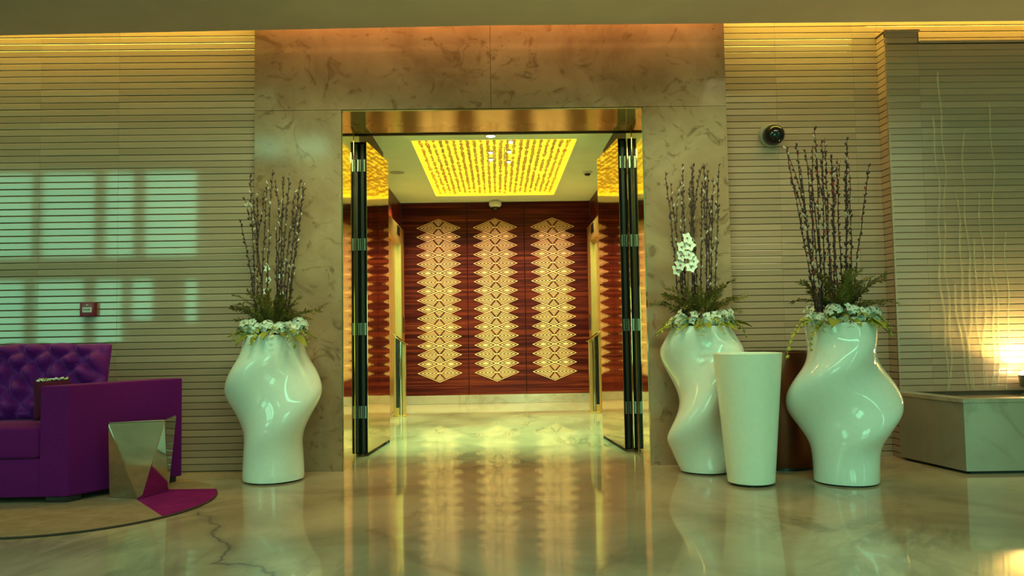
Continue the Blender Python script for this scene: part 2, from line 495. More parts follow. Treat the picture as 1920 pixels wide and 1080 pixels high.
def strips(parent, spans, z0, z1, y, first, axis='x', const=None, mat=None, under=0.0, height=STRIP):
    """spans: list of (a, b) along the wall; y is the face plane."""
    cache = {}
    k = 0
    z = first
    while z + 0.01 < z1:
        za, zb = max(z, z0), min(z+height, z1)
        if zb-za > 0.008:
            for (a, b) in spans:
                key = (round(b-a, 4), round(zb-za, 4))
                if key not in cache:
                    bm = bmesh.new()
                    L, H, D, ch = b-a-0.0012, zb-za, DEP, 0.003
                    prof = [(0, 0), (D, 0), (D, H), (0, H), (-0.0, H)]
                    ring = [(D, 0), (D, H), (ch*0.4, H), (0, H-ch), (0, ch), (ch*0.4, 0)]
                    if under and H > 0.03: ring = [(D, 0), (D, H), (ch*0.4, H), (0, H-ch), (0, under), (under*1.3, 0)]
                    A = [bm.verts.new((0, p[0], p[1])) for p in ring]; B = [bm.verts.new((L, p[0], p[1])) for p in ring]
                    bm.faces.new(A); bm.faces.new(B[::-1])
                    for i in range(6): bm.faces.new((A[i], B[i], B[(i+1) % 6], A[(i+1) % 6]))
                    cache[key] = fin(bm, 'marble_strip', mat or M['slat'])
                o = ob('marble_strip', cache[key], parent)
                if axis == 'x':
                    o.location = (a, y+random.uniform(-0.0006, 0.0006), za)
                else:   # strips that run in depth, face looks to -x
                    o.rotation_euler = (0, 0, -PI/2)
                    o.location = (const, b, za)
        z += PITCH


YL, YR = 5.95, 6.07
wl = structure('wall_left')
box('backing', -11.0, -1.79, YL+0.012, YL+0.2, 0, 3.62, M['joint'], wl)
strips(wl, [(-5.4, -4.01), (-4.01, -3.423), (-3.423, -2.837), (-2.837, -1.785)], 0.0, 3.62, YL, 0.0055-PITCH)
wr = structure('wall_right')
box('backing', 1.76, 9.5, YR+0.012, YR+0.2, 0, 3.62, M['joint'], wr)
strips(wr, [(1.755, 2.224), (2.224, 2.84), (2.84, 3.03)], 0.0, 3.62, YR, 0.039-PITCH)
strips(wr, [(3.03, 4.2), (4.2, 6.6)], 3.20, 3.62, YR, 0.039-PITCH+PITCH*62)

# marble portal: three big slabs and the jambs
wc = structure('wall_center')
PY = 5.845
J = 0.0015
box('marble_slab', -1.785, -0.02-J, PY, PY+0.25, 2.675+J, 3.62, M['portal'], wc)
box('marble_slab', -0.02+J, 1.755, PY, PY+0.25, 2.675+J, 3.62, M['portal'], wc)
box('marble_slab', -1.785, -1.142, PY, PY+0.25, 0, 2.675-J, M['portal'], wc)
box('marble_slab', 1.122, 1.755, PY, PY+0.25, 0, 2.675-J, M['portal'], wc)

# throat behind the portal
th = structure('wall_throat')
box('core', -1.6, -1.137, 6.1, 8.0, 0, 2.845, M['wood'], th)
box('core', 1.117, 1.6, 6.1, 8.0, 0, 2.845, M['wood'], th)
box('core', -1.137, 1.117, 6.1, 6.56, 2.69, 3.6, M['wood'], th)
# bronze mirror lining of the opening
li = structure('trim_4')
box('jamb_lining', -1.1415, -1.132, PY+0.002, 6.56, 0, 2.672, M['bronze'], li, 0.001, 1)
box('jamb_lining', 1.112, 1.1215, PY+0.002, 6.56, 0, 2.672, M['bronze'], li, 0.001, 1)
box('head_lining', -1.132, 1.112, PY+0.002, 6.52, 2.662, 2.672, M['bronze_head'], li, 0.001, 1)
box('door_post', -1.132, -1.128, 6.30, 6.50, 0, 2.662, M['bronze'], li, 0.002, 1)
box('door_post', 1.108, 1.112, 6.30, 6.50, 0, 2.662, M['bronze'], li, 0.002, 1)
box('head_stop', -1.132, 1.112, 6.51, 6.56, 2.655, 2.662, M['blackmetal'], li)


def door_leaf(name, hinge, far, sx):
    d = structure(name, (hinge[0], hinge[1], 0))
    v = Vector((far[0]-hinge[0], far[1]-hinge[1], 0)); L = v.length
    d.rotation_euler = (0, 0, math.atan2(v.y, v.x))
    # local x runs along the leaf; the room side of the opening faces +/- y
    s = -1 if sx < 0 else 1       # left leaf: opening lies towards local -y
    T = 0.072
    y0, y1 = (0, T) if sx < 0 else (-T, 0)
    box('leaf_core', 0.004, L, min(y0, y1)+0.003, max(y0, y1)-0.003, 0.022, 2.60, M['blackmetal'], d, 0.002, 1)
    fy = (0, 0.004) if sx < 0 else (-0.004, 0)
    box('mirror_panel', 0.002, L, fy[0], fy[1], 0.030, 2.604, M['bronze_wavy'], d, 0.001, 1)
    by = (T-0.004, T) if sx < 0 else (-T, -T+0.004)
    box('mirror_panel', 0.002, L, by[0], by[1], 0.030, 2.604, M['bronze_wavy'], d, 0.001, 1)
    box('edge_strip', -0.002, 0.004, (y0+y1)/2-0.012, (y0+y1)/2+0.012, 0.03, 2.58, M['black'], d)
    for z in (0.36, 1.04, 1.74, 2.40):
        hm = bmesh.new()
        ym = (y0+y1)/2
        add_box(hm, -0.006, -0.001, ym-0.026, ym-0.012, z-0.05, z+0.05)
        add_box(hm, -0.006, -0.001, ym+0.012, ym+0.026, z-0.05, z+0.05)
        for kk in range(5):
            lathe(hm, [(0.006, z-0.05+kk*0.0205), (0.006, z-0.05+kk*0.0205+0.017)], 8, -0.008, ym)
        ob('hinge', fin(hm, 'hinge', M['steel']), d)
    sm = bmesh.new(); lathe(sm, [(0.030, 0.0), (0.030, 0.012), (0.022, 0.024), (0.008, 0.030)], 16, L+0.012, (y0+y1)/2)
    ob('floor_bolt', fin(sm, 'floor_bolt', M['steel'], True, 0.6), d)
    ar = bmesh.new()
    ye = y0 if sx < 0 else y1
    add_box(ar, 0.10, 0.50, (y0+y1)/2-0.012, (y0+y1)/2+0.012, 2.606, 2.618)
    ob('closer_arm', fin(ar, 'closer_arm', M['blackmetal']), d)
    return d


door_leaf('door_1', (-1.066, 6.53), (-0.995, 7.33), -1)
door_leaf('door_2', (1.033, 6.51), (0.964, 7.34), 1)

# lift hall
HZ = 2.845
YB = 11.15
hc = structure('ceiling_hall')
for (x0, x1, y0, y1) in ((-1.62, -0.80, 6.5, YB), (0.80, 1.62, 6.5, YB), (-0.80, 0.80, 6.5, 7.51), (-0.80, 0.80, 10.63, YB)):
    box('ceiling_panel', x0, x1, y0, y1, HZ, HZ+0.14, M['hallceil'], hc)
for sgn, nm in ((-1, 'wall_hall_left'), (1, 'wall_hall_right')):
    h = structure(nm)
    for (y0, y1) in ((8.0, 8.99), (9.0, 10.995), (11.0, YB)):
        a, b = sorted((sgn*1.345, sgn*1.6))
        box('wood_panel', a, b, y0, y1-0.003, 0.12, HZ, M['wood'], h)
    a, b = sorted((sgn*1.335, sgn*1.6))
    box('skirting', a, b, 8.0, YB, 0, 0.12, M['plinth'], h)
wb = structure('wall_back')
for (x0, x1) in ((-1.345, -0.408), (-0.402, 0.402), (0.408, 1.345)):
    box('wood_panel', x0, x1, YB, YB+0.1, 0.122, HZ, M['wood'], wb, 0.002, 1)
box('backing', -1.7, 1.7, YB+0.06, YB+0.2, 0, HZ+0.1, M['joint'], wb)
box('skirting', -1.345, 1.345, YB-0.012, YB+0.06, 0, 0.12, M['plinth'], wb, 0.003, 1)


# ------------------------------------------------------------------ carved inlay panels on the back wall
def rhombus_mesh(w_, h_, n, spokes, name):
    bm = bmesh.new()
    corners = [(1, 0), (0, 1), (-1, 0), (0, -1)]
    step = 1.0/n
    for i in range(n):
        so = 1.0-i*step
        si = so-step*(0.34 if i == 0 else 0.46)
        if i == n-1: si = 0.0
        for e in range(4):
            A = Vector(corners[e]); B = Vector(corners[(e+1) % 4])
            if A.y != 0: A, B = B, A           # t runs from the side tip to the top or bottom tip
            segs = [(0.0, 1.0)]
            if spokes and i > 0:
                g = min(0.17, 0.034/max(so, 0.08))
                segs = [(0.0, spokes-g), (spokes+g, 1.0)]
                if spokes+g > 0.97: segs = [(0.0, spokes-g)]
            for (t0, t1) in segs:
                P = [A.lerp(B, t0)*so, A.lerp(B, t1)*so, A.lerp(B, t1)*si, A.lerp(B, t0)*si]
                fr = [bm.verts.new((p.x*w_, -0.007, p.y*h_)) for p in P]
                bk = [bm.verts.new((p.x*w_, 0.0, p.y*h_)) for p in P]
                try:
                    bm.faces.new(fr)
                    for q in range(4): bm.faces.new((fr[q], fr[(q+1) % 4], bk[(q+1) % 4], bk[q]))
                except ValueError: pass
    return fin(bm, name, M['lace'])


PW, PH = 0.3135, 0.1281
big = rhombus_mesh(PW, PH, 6, 0.74, 'large_rhombus')
small = rhombus_mesh(PW/2, PH/2, 3, 0, 'small_rhombus')
for px, lab in ((-0.810, 'left column of pale zigzag rhombus inlay on the dark wood wall, behind the left kiosk'),
                (-0.008, 'middle column of pale zigzag rhombus inlay under the small ceiling camera'),
                (0.807, 'right column of pale zigzag rhombus inlay on the dark wood wall, behind the right kiosk')):
    t = thing('rhombus_inlay', lab, 'wall decoration', (px, YB-0.0005, 0.303), 0, 'rhombus inlay columns on the back wall')
    for k in range(9):
        ob('large_rhombus', big, t, (0, 0, PH+k*2*PH))
    for k in range(8):
        for s in (-1, 1):
            ob('small_rhombus', small, t, (s*PW/2, 0, 2*PH+k*2*PH))


# ------------------------------------------------------------------ lift surrounds, kiosks
def lift_surround(name, sgn):
    d = structure(name)
    def bx(nm, xi, xo, y0, y1, z0, z1, m, bev=0.002, par=None):
        a, b = sorted((sgn*xi, sgn*xo)); return box(nm, a, b, y0, y1, z0, z1, m, par or d, bev, 1)
    bx('frame_jamb', 1.27, 1.36, 10.56, 10.89, 0, 2.42, M['gold'])
    bx('frame_jamb', 1.27, 1.36, 9.02, 9.28, 0, 2.42, M['gold'])
    bx('frame_head', 1.27, 1.36, 9.28, 10.56, 2.195, 2.42, M['gold'])
    bx('door_panel', 1.325, 1.345, 9.28, 9.918, 0.005, 2.195, M['gold'])
    bx('door_panel', 1.325, 1.345, 9.922, 10.56, 0.005, 2.195, M['gold'])
    bx('indicator', 1.264, 1.272, 10.12, 10.40, 2.275, 2.395, M['blackgloss'])
    bx('call_plate', 1.262, 1.272, 10.68, 10.76, 1.00, 1.22, M['black'])


lift_surround('door_3', -1)
lift_surround('door_4', 1)


def kiosk(sgn, label):
    t = thing('touch_kiosk', label, 'kiosk', (sgn*1.185, 9.66, 0), 0, 'touch kiosks in the lift hall')
    def bx(nm, xi, xo, y0, y1, z0, z1, m, bev=0.002):   # xi.. measured towards the wall
        a, b = sorted((sgn*xi, sgn*xo)); return box(nm, a, b, y0, y1, z0, z1, m, t, bev, 1)
    bm = bmesh.new(); lathe(bm, [(0.088, 0), (0.088, 0.010), (0.080, 0.014)], 32)
    for v in bm.verts: v.co.x *= 1.0; v.co.y *= 0.9
    ob('base_plate', fin(bm, 'base_plate', M['gold'], True, 0.6), t)
    bx('post_side', 0.046, 0.072, -0.05, 0.05, 0.014, 0.955, M['gold'])
    bx('glass_front', 0.008, 0.046, -0.046, 0.05, 0.10, 0.94, M['blackgloss'])
    bx('post_foot', 0.008, 0.046, -0.05, 0.05, 0.014, 0.10, M['gold'])
    bm = bmesh.new(); lathe(bm, [(0.019, 0.014), (0.019, 0.90)], 20, sgn*-0.012, -0.03)
    ob('steel_tube', fin(bm, 'steel_tube', M['chrome'], True, 0.6), t)
    bx('post_side', -0.066, -0.032, -0.05, 0.05, 0.014, 0.875, M['gold'])
    bm = bmesh.new(); add_box(bm, -0.105, 0.105, -0.09, 0.10, -0.007, 0.007); bevel(bm, 0.003, 1)
    o = ob('touch_screen', fin(bm, 'touch_screen', [M['chrome']]), t, (0, 0, 0.925))
    o.rotation_euler = (0, sgn*math.radians(-36), 0)


kiosk(-1, 'slim gold and steel touch kiosk at the left lift door, with slanted top')
kiosk(1, 'slim gold and steel touch kiosk at the right lift door, with slanted top')

# ------------------------------------------------------------------ chandelier panel
ch = thing('crystal_ceiling_light', 'large rectangular yellow ceiling light with rows of glass beads in the lift hall', 'ceiling light', (0, 9.07, HZ))
bm = bmesh.new(); add_box(bm, -0.80, 0.80, -1.56, 1.56, 0.115, 0.125)
ob('backlit_panel', fin(bm, 'backlit_panel', M['panelglow']), ch)
for i, (x0, x1, y0, y1) in enumerate(((-0.80, -0.79, -1.56, 1.56), (0.79, 0.80, -1.56, 1.56), (-0.79, 0.79, -1.56, -1.55), (-0.79, 0.79, 1.55, 1.56))):
    box('frame_rail', x0, x1, y0, y1, 0.0, 0.115, M['panelglow'], ch)
NR = 23
for i in range(NR):
    x = -0.74+i*1.48/(NR-1)
    bm = bmesh.new()
    tube(bm, [(x, -1.54, 0.055), (x, 1.54, 0.055)], 0.003, 4)
    y = -1.52+random.uniform(0, 0.05)
    while y < 1.53:
        rr = random.uniform(0.013, 0.021)
        if random.random() > 0.08:
            blob(bm, (x+random.uniform(-.004, .004), y, 0.045+random.uniform(-0.012, 0.015)), rr, rr, rr*0.9, None, 8, 5, 1 if random.random() < 0.14 else 0)
        y += random.uniform(0.056, 0.074)
    ob('bead_string', fin(bm, 'bead_string', [M['bead'], M['beadpink']], True), ch)
for (x, y) in ((0.16, -1.55+0.05), (-0.04, -1.05), (0.15, -1.08), (-0.04, -0.72), (0.155, -0.60)):  # glowing dots that stand in for glints on the crystals
    bm = bmesh.new(); lathe(bm, [(0.022, 0.030), (0.022, 0.014)], 14); blob(bm, (0, 0, 0.012), 0.019, 0.019, 0.016, None, 10, 6, 1)
    ob('crystal_glint', fin(bm, 'crystal_glint', [M['steel'], M['glint']], True, 0.6), ch, (x, y, -0.02))
for k in range(10):
    x = -0.12+0.035*(k % 5)*1.6; y = -1.1+0.35*(k//5)
    bm = bmesh.new()
    for j in range(6): blob(bm, (x, y, 0.03-j*0.022), 0.010, 0.010, 0.010, None, 6, 4, 0)
    ob('hanging_strand', fin(bm, 'hanging_strand', [M['bead']], True), ch)

# ceiling fittings in the lift hall
t = thing('recessed_downlight', 'small round white downlight in the ceiling just inside the doorway', 'downlight', (-0.033, 7.34, HZ))
bm = bmesh.new(); lathe(bm, [(0.062, 0.0), (0.062, -0.006), (0.045, -0.010), (0.042, -0.004)], 28)
ob('trim_ring', fin(bm, 'trim_ring', M['white'], True, 0.6), t)
bm = bmesh.new(); lathe(bm, [(0.040, -0.0045), (0.030, -0.013), (0.008, -0.016)], 24)
ob('lens', fin(bm, 'lens', M['lens'], True), t)
t = thing('smoke_detector', 'small white round detector on the hall ceiling right of the bead light', 'detector', (1.08, 9.09, HZ))
bm = bmesh.new(); lathe(bm, [(0.058, 0), (0.058, -0.016), (0.048, -0.024)], 26)
ob('base', fin(bm, 'base', M['white'], True, 0.6), t)
bm = bmesh.new(); lathe(bm, [(0.034, -0.023), (0.034, -0.034), (0.026, -0.046), (0.01, -0.05)], 22)
ob('sensor_head', fin(bm, 'sensor_head', M['black'], True, 0.6), t)
t = thing('ceiling_access_plate', 'flat round grey plate on the hall ceiling left of the bead light', 'cover plate', (-1.12, 9.0, HZ))
bm = bmesh.new(); lathe(bm, [(0.085, 0), (0.085, -0.003), (0.080, -0.005)], 30)
ob('plate', fin(bm, 'plate', M['vent'], True, 0.6), t)
t = thing('dome_camera', 'small white dome camera at the hall ceiling above the middle inlay column', 'camera', (0.0, 11.03, HZ))
bm = bmesh.new(); lathe(bm, [(0.05, 0), (0.055, -0.012), (0.086, -0.03), (0.088, -0.065), (0.068, -0.09), (0.058, -0.094)], 28)
ob('housing', fin(bm, 'housing', M['white'], True, 0.6), t)
bm = bmesh.new(); lathe(bm, [(0.056, -0.092), (0.054, -0.112), (0.038, -0.136), (0.012, -0.146)], 24)
ob('dome', fin(bm, 'dome', M['blackgloss'], True), t)

# ------------------------------------------------------------------ wall fittings in the lobby
t = thing('dome_camera', 'large black dome camera on a white base on the striped wall', 'camera', (2.152, YR, 2.497))
t.rotation_euler = (PI/2, 0, 0)
bm = bmesh.new(); lathe(bm, [(0.088, -0.012), (0.088, 0.035), (0.086, 0.045), (0.080, 0.048)], 40)
ob('base', fin(bm, 'base', M['greywhite'], True, 0.6), t)
bm = bmesh.new(); lathe(bm, [(0.079, 0.046), (0.080, 0.085), (0.076, 0.115), (0.063, 0.140), (0.042, 0.156), (0.014, 0.163)], 40)
ob('dome', fin(bm, 'dome', M['blackgloss'], True), t)
t.rotation_euler = (math.radians(90+9), 0, math.radians(6))

t = thing('fire_call_point', 'small dark red square call point with a white label on the left striped wall', 'call point', (-3.035, YL, 1.212))
bm = bmesh.new(); add_box(bm, -0.056, 0.056, -0.042, 0.001, -0.052, 0.052); bevel(bm, 0.008, 2)
ob('housing', fin(bm, 'housing', M['red'], True, 0.6), t)
bm = bmesh.new(); add_box(bm, -0.034, 0.034, -0.0445, -0.040, -0.020, 0.016); bevel(bm, 0.001, 1)
lb = ob('label_plate', fin(bm, 'label_plate', M['labelwhite']), t); lb['label'] = 'white label with a row of dark blurred lettering'
bm = bmesh.new()
for x in (-0.021, -0.007, 0.007, 0.019): add_box(bm, x-0.005, x+0.005, -0.0455, -0.0443, -0.004, 0.005)
ob('print', fin(bm, 'print', M['black']), lb)
bm = bmesh.new()
v = [bm.verts.new(p) for p in ((-0.008, -0.0425, 0.032), (0.008, -0.0425, 0.032), (0, -0.0425, 0.040))]
bm.faces.new(v); bmesh.ops.extrude_face_region(bm, geom=bm.faces[:])
for vv in bm.verts[:3]: vv.co.y -= 0.002
ob('arrow_mark', fin(bm, 'arrow_mark', M['labelwhite']), t)

# ------------------------------------------------------------------ water wall and its marble basin
WF = 5.93
ww = structure('wall_water')
box('backing', 3.045, 9.4, WF+0.012, YR, 0, 3.17, M['joint'], ww)
box('backing', 3.045, 3.30, WF+0.012, YR, 3.17, 3.268, M['joint'], ww)
strips(ww, [(3.03, 3.287), (3.287, 4.3), (4.3, 6.6)], 0.49, 3.178, WF, 0.0385-PITCH+PITCH*9, mat=M['slatwet'], under=0.0055, height=0.0485)
strips(ww, [(3.03, 3.287)], 3.178, 3.268, WF, 0.0385-PITCH+PITCH*63, mat=M['slatwet'], under=0.0055, height=0.0485)
strips(ww, [(WF, YR+0.004)], 0.0, 3.262, 0, 0.039-PITCH, axis='y', const=3.03, mat=M['slat'])
box('cap_stone', 3.018, 3.30, WF-0.012, YR+0.005, 3.268, 3.283, M['slat'], ww, 0.002, 1)
box('cap_stone', 3.302, 9.4, WF-0.006, YR, 3.178, 3.196, M['slat'], ww, 0.002, 1)

bs = structure('trim_5')
ca, cb = Vector((3.112, 5.258)), Vector((2.998, 5.90))
def slab(nm, p, q, th_, z0, z1, parent, m):
    d = (q-p).normalized(); n_ = Vector((-d.y, d.x))*th_
    bm = bmesh.new(); prism(bm, [p, q, q+n_, p+n_], z0, z1); bevel(bm, 0.002, 1)
    return ob(nm, fin(bm, nm, m, True, 0.5), parent)
mid = ca.lerp(cb, 0.60)
slab('side_slab', cb, mid+(cb-ca)*0.002, 0.03, 0.02, 0.475, bs, M['plinthshade'])
slab('side_slab', mid, ca, 0.03, 0.02, 0.475, bs, M['plinthshade'])
fr = Vector((6.4, 5.20))
fm = ca.lerp(fr, 0.42)
slab('front_slab', ca, fm-(fr-ca)*0.0006, 0.03, 0.02, 0.475, bs, M['plinth'])
slab('front_slab', fm, fr, 0.03, 0.02, 0.475, bs, M['plinth'])
ix = Vector((3.16, 5.33))
bm = bmesh.new(); prism(bm, [cb+Vector((-0.004, 0)), ca+Vector((-0.006, -0.006)), fr, Vector((6.4, 5.32)), Vector((3.22, 5.36)), Vector((3.12, 5.93)), Vector((2.998, 5.93))], 0.475, 0.500)
ob('coping', fin(bm, 'coping', M['plinth']), bs)
bm = bmesh.new(); prism(bm, [Vector((3.03, 5.925)), Vector((3.13, 5.285)), Vector((6.4, 5.23)), Vector((6.4, 5.925))], 0.40, 0.465)
ob('basin_bed', fin(bm, 'basin_bed', M['plinth']), bs)
bm = bmesh.new(); prism(bm, [(3.04, 5.90), (3.16, 5.30), (6.35, 5.26), (6.35, 5.90)], 0.0, 0.022)
ob('shadow_gap', fin(bm, 'shadow_gap', M['black']), bs)

tr = thing('water_trickles', 'thin wavy trickles of water running down the striped fountain wall', 'water', (3.4, WF-0.004, 0.5))
for k, (x, top) in enumerate(((-0.02, 2.1), (0.045, 2.45), (0.12, 1.55), (0.20, 2.0), (0.235, 1.15), (0.31, 1.5), (0.42, 2.2), (0.37, 0.85), (0.50, 1.2), (0.09, 0.8))):
    bm = bmesh.new()
    pts = []; n_ = 46
    ph = random.uniform(0, 6)
    for i in range(n_):
        z = top*i/(n_-1)
        xx = x+0.012*math.sin(z*5+ph)+0.008*math.sin(z*13+ph*2)+(0.05*(1-z/top)*math.sin(ph))
        pts.append((xx, -0.002, z))
    rad = [0.0055+0.003*math.sin(i*0.9+ph)**2 for i in range(n_)]
    tube(bm, pts, rad, 6)
    for vv in bm.verts: vv.co.y = -0.002+(vv.co.y+0.002)*0.6
    ob('water_streak', fin(bm, 'water_streak', M['water'], True), tr)

lamp = thing('fountain_uplight', 'bright round uplight standing in the basin at the foot of the fountain wall', 'lamp', (3.925, 5.80, 0.465))
bm = bmesh.new(); lathe(bm, [(0.05, 0), (0.05, 0.012), (0.016, 0.016), (0.016, 0.06)], 24)
ob('stand', fin(bm, 'stand', M['steel'], True, 0.6), lamp)
bm = bmesh.new(); lathe(bm, [(0.03, 0.055), (0.055, 0.07), (0.062, 0.15), (0.058, 0.155)], 28)
ob('housing', fin(bm, 'housing', M['steel'], True, 0.6), lamp)
bm = bmesh.new(); lathe(bm, [(0.056, 0.152), (0.050, 0.172), (0.030, 0.187), (0.006, 0.192)], 28)
ob('lens', fin(bm, 'lens', M['lampglow'], True), lamp)
spot('fountain_uplight_beam', (3.925, 5.80, 0.68), (3.86, 5.94, 1.5), 18, (1.0, 0.84, 0.22), math.radians(150), 0.5, 0.04)

# ------------------------------------------------------------------ twisted vases
def twisted_vase(loc, zc_, akeys, bkeys, H, phi0, label):
    SEG, N = 72, 64
    k = (PI/2)/0.40
    def curve(keys, z):
        n = len(keys)
        for q in range(n-1):
            if z <= keys[q+1][0] or q == n-2: break
        (z0, v0), (z1, v1) = keys[q], keys[q+1]
        def slope(m):
            a_, b_ = keys[max(m-1, 0)], keys[min(m+1, n-1)]
            return (b_[1]-a_[1])/(b_[0]-a_[0])
        h = z1-z0; tt = max(0.0, min(1.0, (z-z0)/h)); t2, t3 = tt*tt, tt**3
        return (2*t3-3*t2+1)*v0+(t3-2*t2+tt)*h*slope(q)+(-2*t3+3*t2)*v1+(t3-t2)*h*slope(q+1)
    def half(z):
        e = 1.0
        if z < 0.04: e = 0.965+0.035*math.sqrt(max(0, 1-(1-z/0.04)**2))
        return curve(akeys, z)*e, curve(bkeys, z)*e
    def ring(bm, z, off=0.0, zz=None):
        a, b = half(z); a -= off; b -= off
        ph = phi0+k*(z-zc_)
        out = []
        for i in range(SEG):
            th = 2*PI*i/SEG
            # soft lozenge section gives the ridge along the twist
            q = 1.0/((abs(math.cos(th)/a))**2.15+(abs(math.sin(th)/b))**2.15)**(1/2.15)
            out.append(bm.verts.new((q*math.cos(th+ph), q*math.sin(th+ph), z if zz is None else zz)))
        return out
    bm = bmesh.new()
    rings = [ring(bm, 0.012+(H-0.012)*i/N) for i in range(N+1)]
    rings.append(ring(bm, H, 0.006, H+0.004)); rings.append(ring(bm, H, 0.016, H+0.002))
    rings.append(ring(bm, H-0.04, 0.020)); rings.append(ring(bm, H-0.10, 0.024))
    # align seams: sections are built with absolute twist, so vertices must follow it
    for A, B in zip(rings, rings[1:]):
        for i in range(SEG): bm.faces.new((A[i], A[(i+1) % SEG], B[(i+1) % SEG], B[i]))
    bm.faces.new(rings[0][::-1]); bm.faces.new(rings[-1])
    v = ob('twisted_vase', fin(bm, 'twisted_vase', M['vase'], True, 1.0), None, loc)
    tag(v, label, 'vase', 'tall twisted white vases')
    bm = bmesh.new()
    A = ring(bm, 0.0, 0.022, 0.0); B = ring(bm, 0.0, 0.022, 0.013)
    for i in range(SEG): bm.faces.new((A[i], A[(i+1) % SEG], B[(i+1) % SEG], B[i]))
    bm.faces.new(A[::-1]); bm.faces.new(B)
    ob('base_pad', fin(bm, 'base_pad', M['black']), v)
    bm = bmesh.new()
    A = ring(bm, H-0.06, 0.024, H-0.06); B = ring(bm, H-0.06, 0.024, H-0.05)
    for i in range(SEG): bm.faces.new((A[i], A[(i+1) % SEG], B[(i+1) % SEG], B[i]))
    bm.faces.new(A[::-1]); bm.faces.new(B)
    ob('floral_foam', fin(bm, 'floral_foam', M['soil']), v)
    return v


V1, V2, V3 = (-1.563, 5.565, 0), (1.440, 5.560, 0), (2.235, 5.10, 0)
twisted_vase(V1, 0.61, [(0, .205), (.2, .213), (.44, .292), (.59, .332), (.74, .300), (.90, .226), (1.0, .202)], [(0, .20), (.25, .197), (.6, .218), (.78, .205), (1.0, .196)], 1.0, 0.0, 'twisted glossy white vase left of the doorway, beside the sofa')
twisted_vase(V2, 0.54, [(0, .165), (.14, .225), (.27, .290), (.54, .275), (.83, .292), (.94, .245), (1.015, .200)], [(0, .155), (.3, .165), (.54, .165), (.84, .18), (1.015, .195)], 1.015, PI/2, 'twisted glossy white vase right of the doorway, partly behind the plain tapered planter')
twisted_vase(V3, 0.55, [(0, .205), (.2, .215), (.34, .290), (.45, .345), (.56, .362), (.69, .345), (.8, .290), (.92, .238), (1.02, .222)], [(0, .20), (.2, .20), (.4, .21), (.56, .225), (.75, .21), (1.02, .214)], 1.02, 0.0, 'twisted glossy white vase nearest the fountain basin, tallest branches')

# plain tapered planter and dark bin
p = thing('tapered_planter', 'plain tapered white planter without flowers between two twisted vases', 'planter', (1.618, 5.100, 0))
bm = bmesh.new(); lathe(bm, [(0.142, 0.014), (0.148, 0.018), (0.215, 0.826), (0.217, 0.834), (0.213, 0.838), (0.203, 0.838), (0.200, 0.83), (0.186, 0.64)], 64)
ob('shell', fin(bm, 'shell', M['planter'], True, 0.7), p)
bm = bmesh.new()
for k in range(4):
    bm2 = 0.098
    lathe(bm, [(0.030, 0.0), (0.030, 0.015)], 12, bm2*math.cos(PI/4+k*PI/2+0.5), bm2*math.sin(PI/4+k*PI/2+0.5))
lathe(bm, [(0.125, 0.006), (0.125, 0.015)], 32)
ob('foot_pads', fin(bm, 'foot_pads', M['black']), p)
b = thing('round_bin', 'dark bronze cylindrical bin standing behind the white planter against the striped wall', 'bin', (2.045, 5.745, 0))
bm = bmesh.new(); lathe(bm, [(0.248, 0.02), (0.250, 0.024), (0.250, 0.80), (0.247, 0.804), (0.225, 0.804), (0.222, 0.70)], 64)
ob('shell', fin(bm, 'shell', M['bin'], True, 0.6), b)
bm = bmesh.new(); lathe(bm, [(0.240, 0.0), (0.240, 0.021)], 48)  # black ring stands in for the shadow strip under the bin
ob('shade_ring', fin(bm, 'shade_ring', M['black']), b)
bm = bmesh.new(); lathe(bm, [(0.252, 0.800), (0.252, 0.822), (0.246, 0.826), (0.224, 0.826), (0.222, 0.800)], 64)
ob('rim_band', fin(bm, 'rim_band', M['bin'], True, 0.6), b)


# ------------------------------------------------------------------ flower arrangements
def branch_mesh(base, top, seed, thick=0.0045, red=False, fork=False):
    rnd = random.Random(seed)
    bm = bmesh.new()
    base, top = Vector(base), Vector(top)
    L = (top-base).length
    def stem(p0, p1, n_, r0, r1, bow):
        pts = []
        side = Vector((rnd.uniform(-1, 1), rnd.uniform(-1, 1), 0)).normalized()*bow
        for i in range(n_):
            s = i/(n_-1)
            q = p0.lerp(p1, s)+side*math.sin(PI*s)
            q += Vector((rnd.uniform(-1, 1), rnd.uniform(-1, 1), 0))*0.004
            pts.append(q)
        tube(bm, pts, [r0+(r1-r0)*i/(n_-1) for i in range(n_)], 5)
        return pts
    pts = [stem(base, top, 14, thick, thick*0.5, 0.012)]
    if fork:
        o = pts[0][9]
        pts.append(stem(o, top+Vector((rnd.choice((-1, 1))*rnd.uniform(0.04, 0.07), rnd.uniform(-.03, .03), rnd.uniform(-0.06, 0.03))), 7, thick*0.6, thick*0.4, 0.01))
    for line in pts:
        for a, b in zip(line, line[1:]):
            d = (b-a); m = max(1, int(d.length/0.024))
            for j in range(m):
                s = (j+rnd.random())/m
                q = a.lerp(b, s)
                ang = rnd.uniform(0, 2*PI)
                out = Vector((math.cos(ang), math.sin(ang), 0))
                ax = (d.normalized()+out*0.6).normalized()
                sz = rnd.uniform(0.8, 1.35)
                high = (q.z-base.z)/L
                mi = 1
                if rnd.random() < 0.16: mi = 2
                if red and rnd.random() < 0.12: mi = 3
                if high < 0.22 and rnd.random() < 0.6: continue
                blob(bm, q+out*0.0065, 0.0062*sz, 0.0062*sz, 0.0125*sz, ax, 5, 4, mi)
    return fin(bm, 'willow_branch', [M['bark'], M['bud'], M['catkin'], M['redbud']], True)


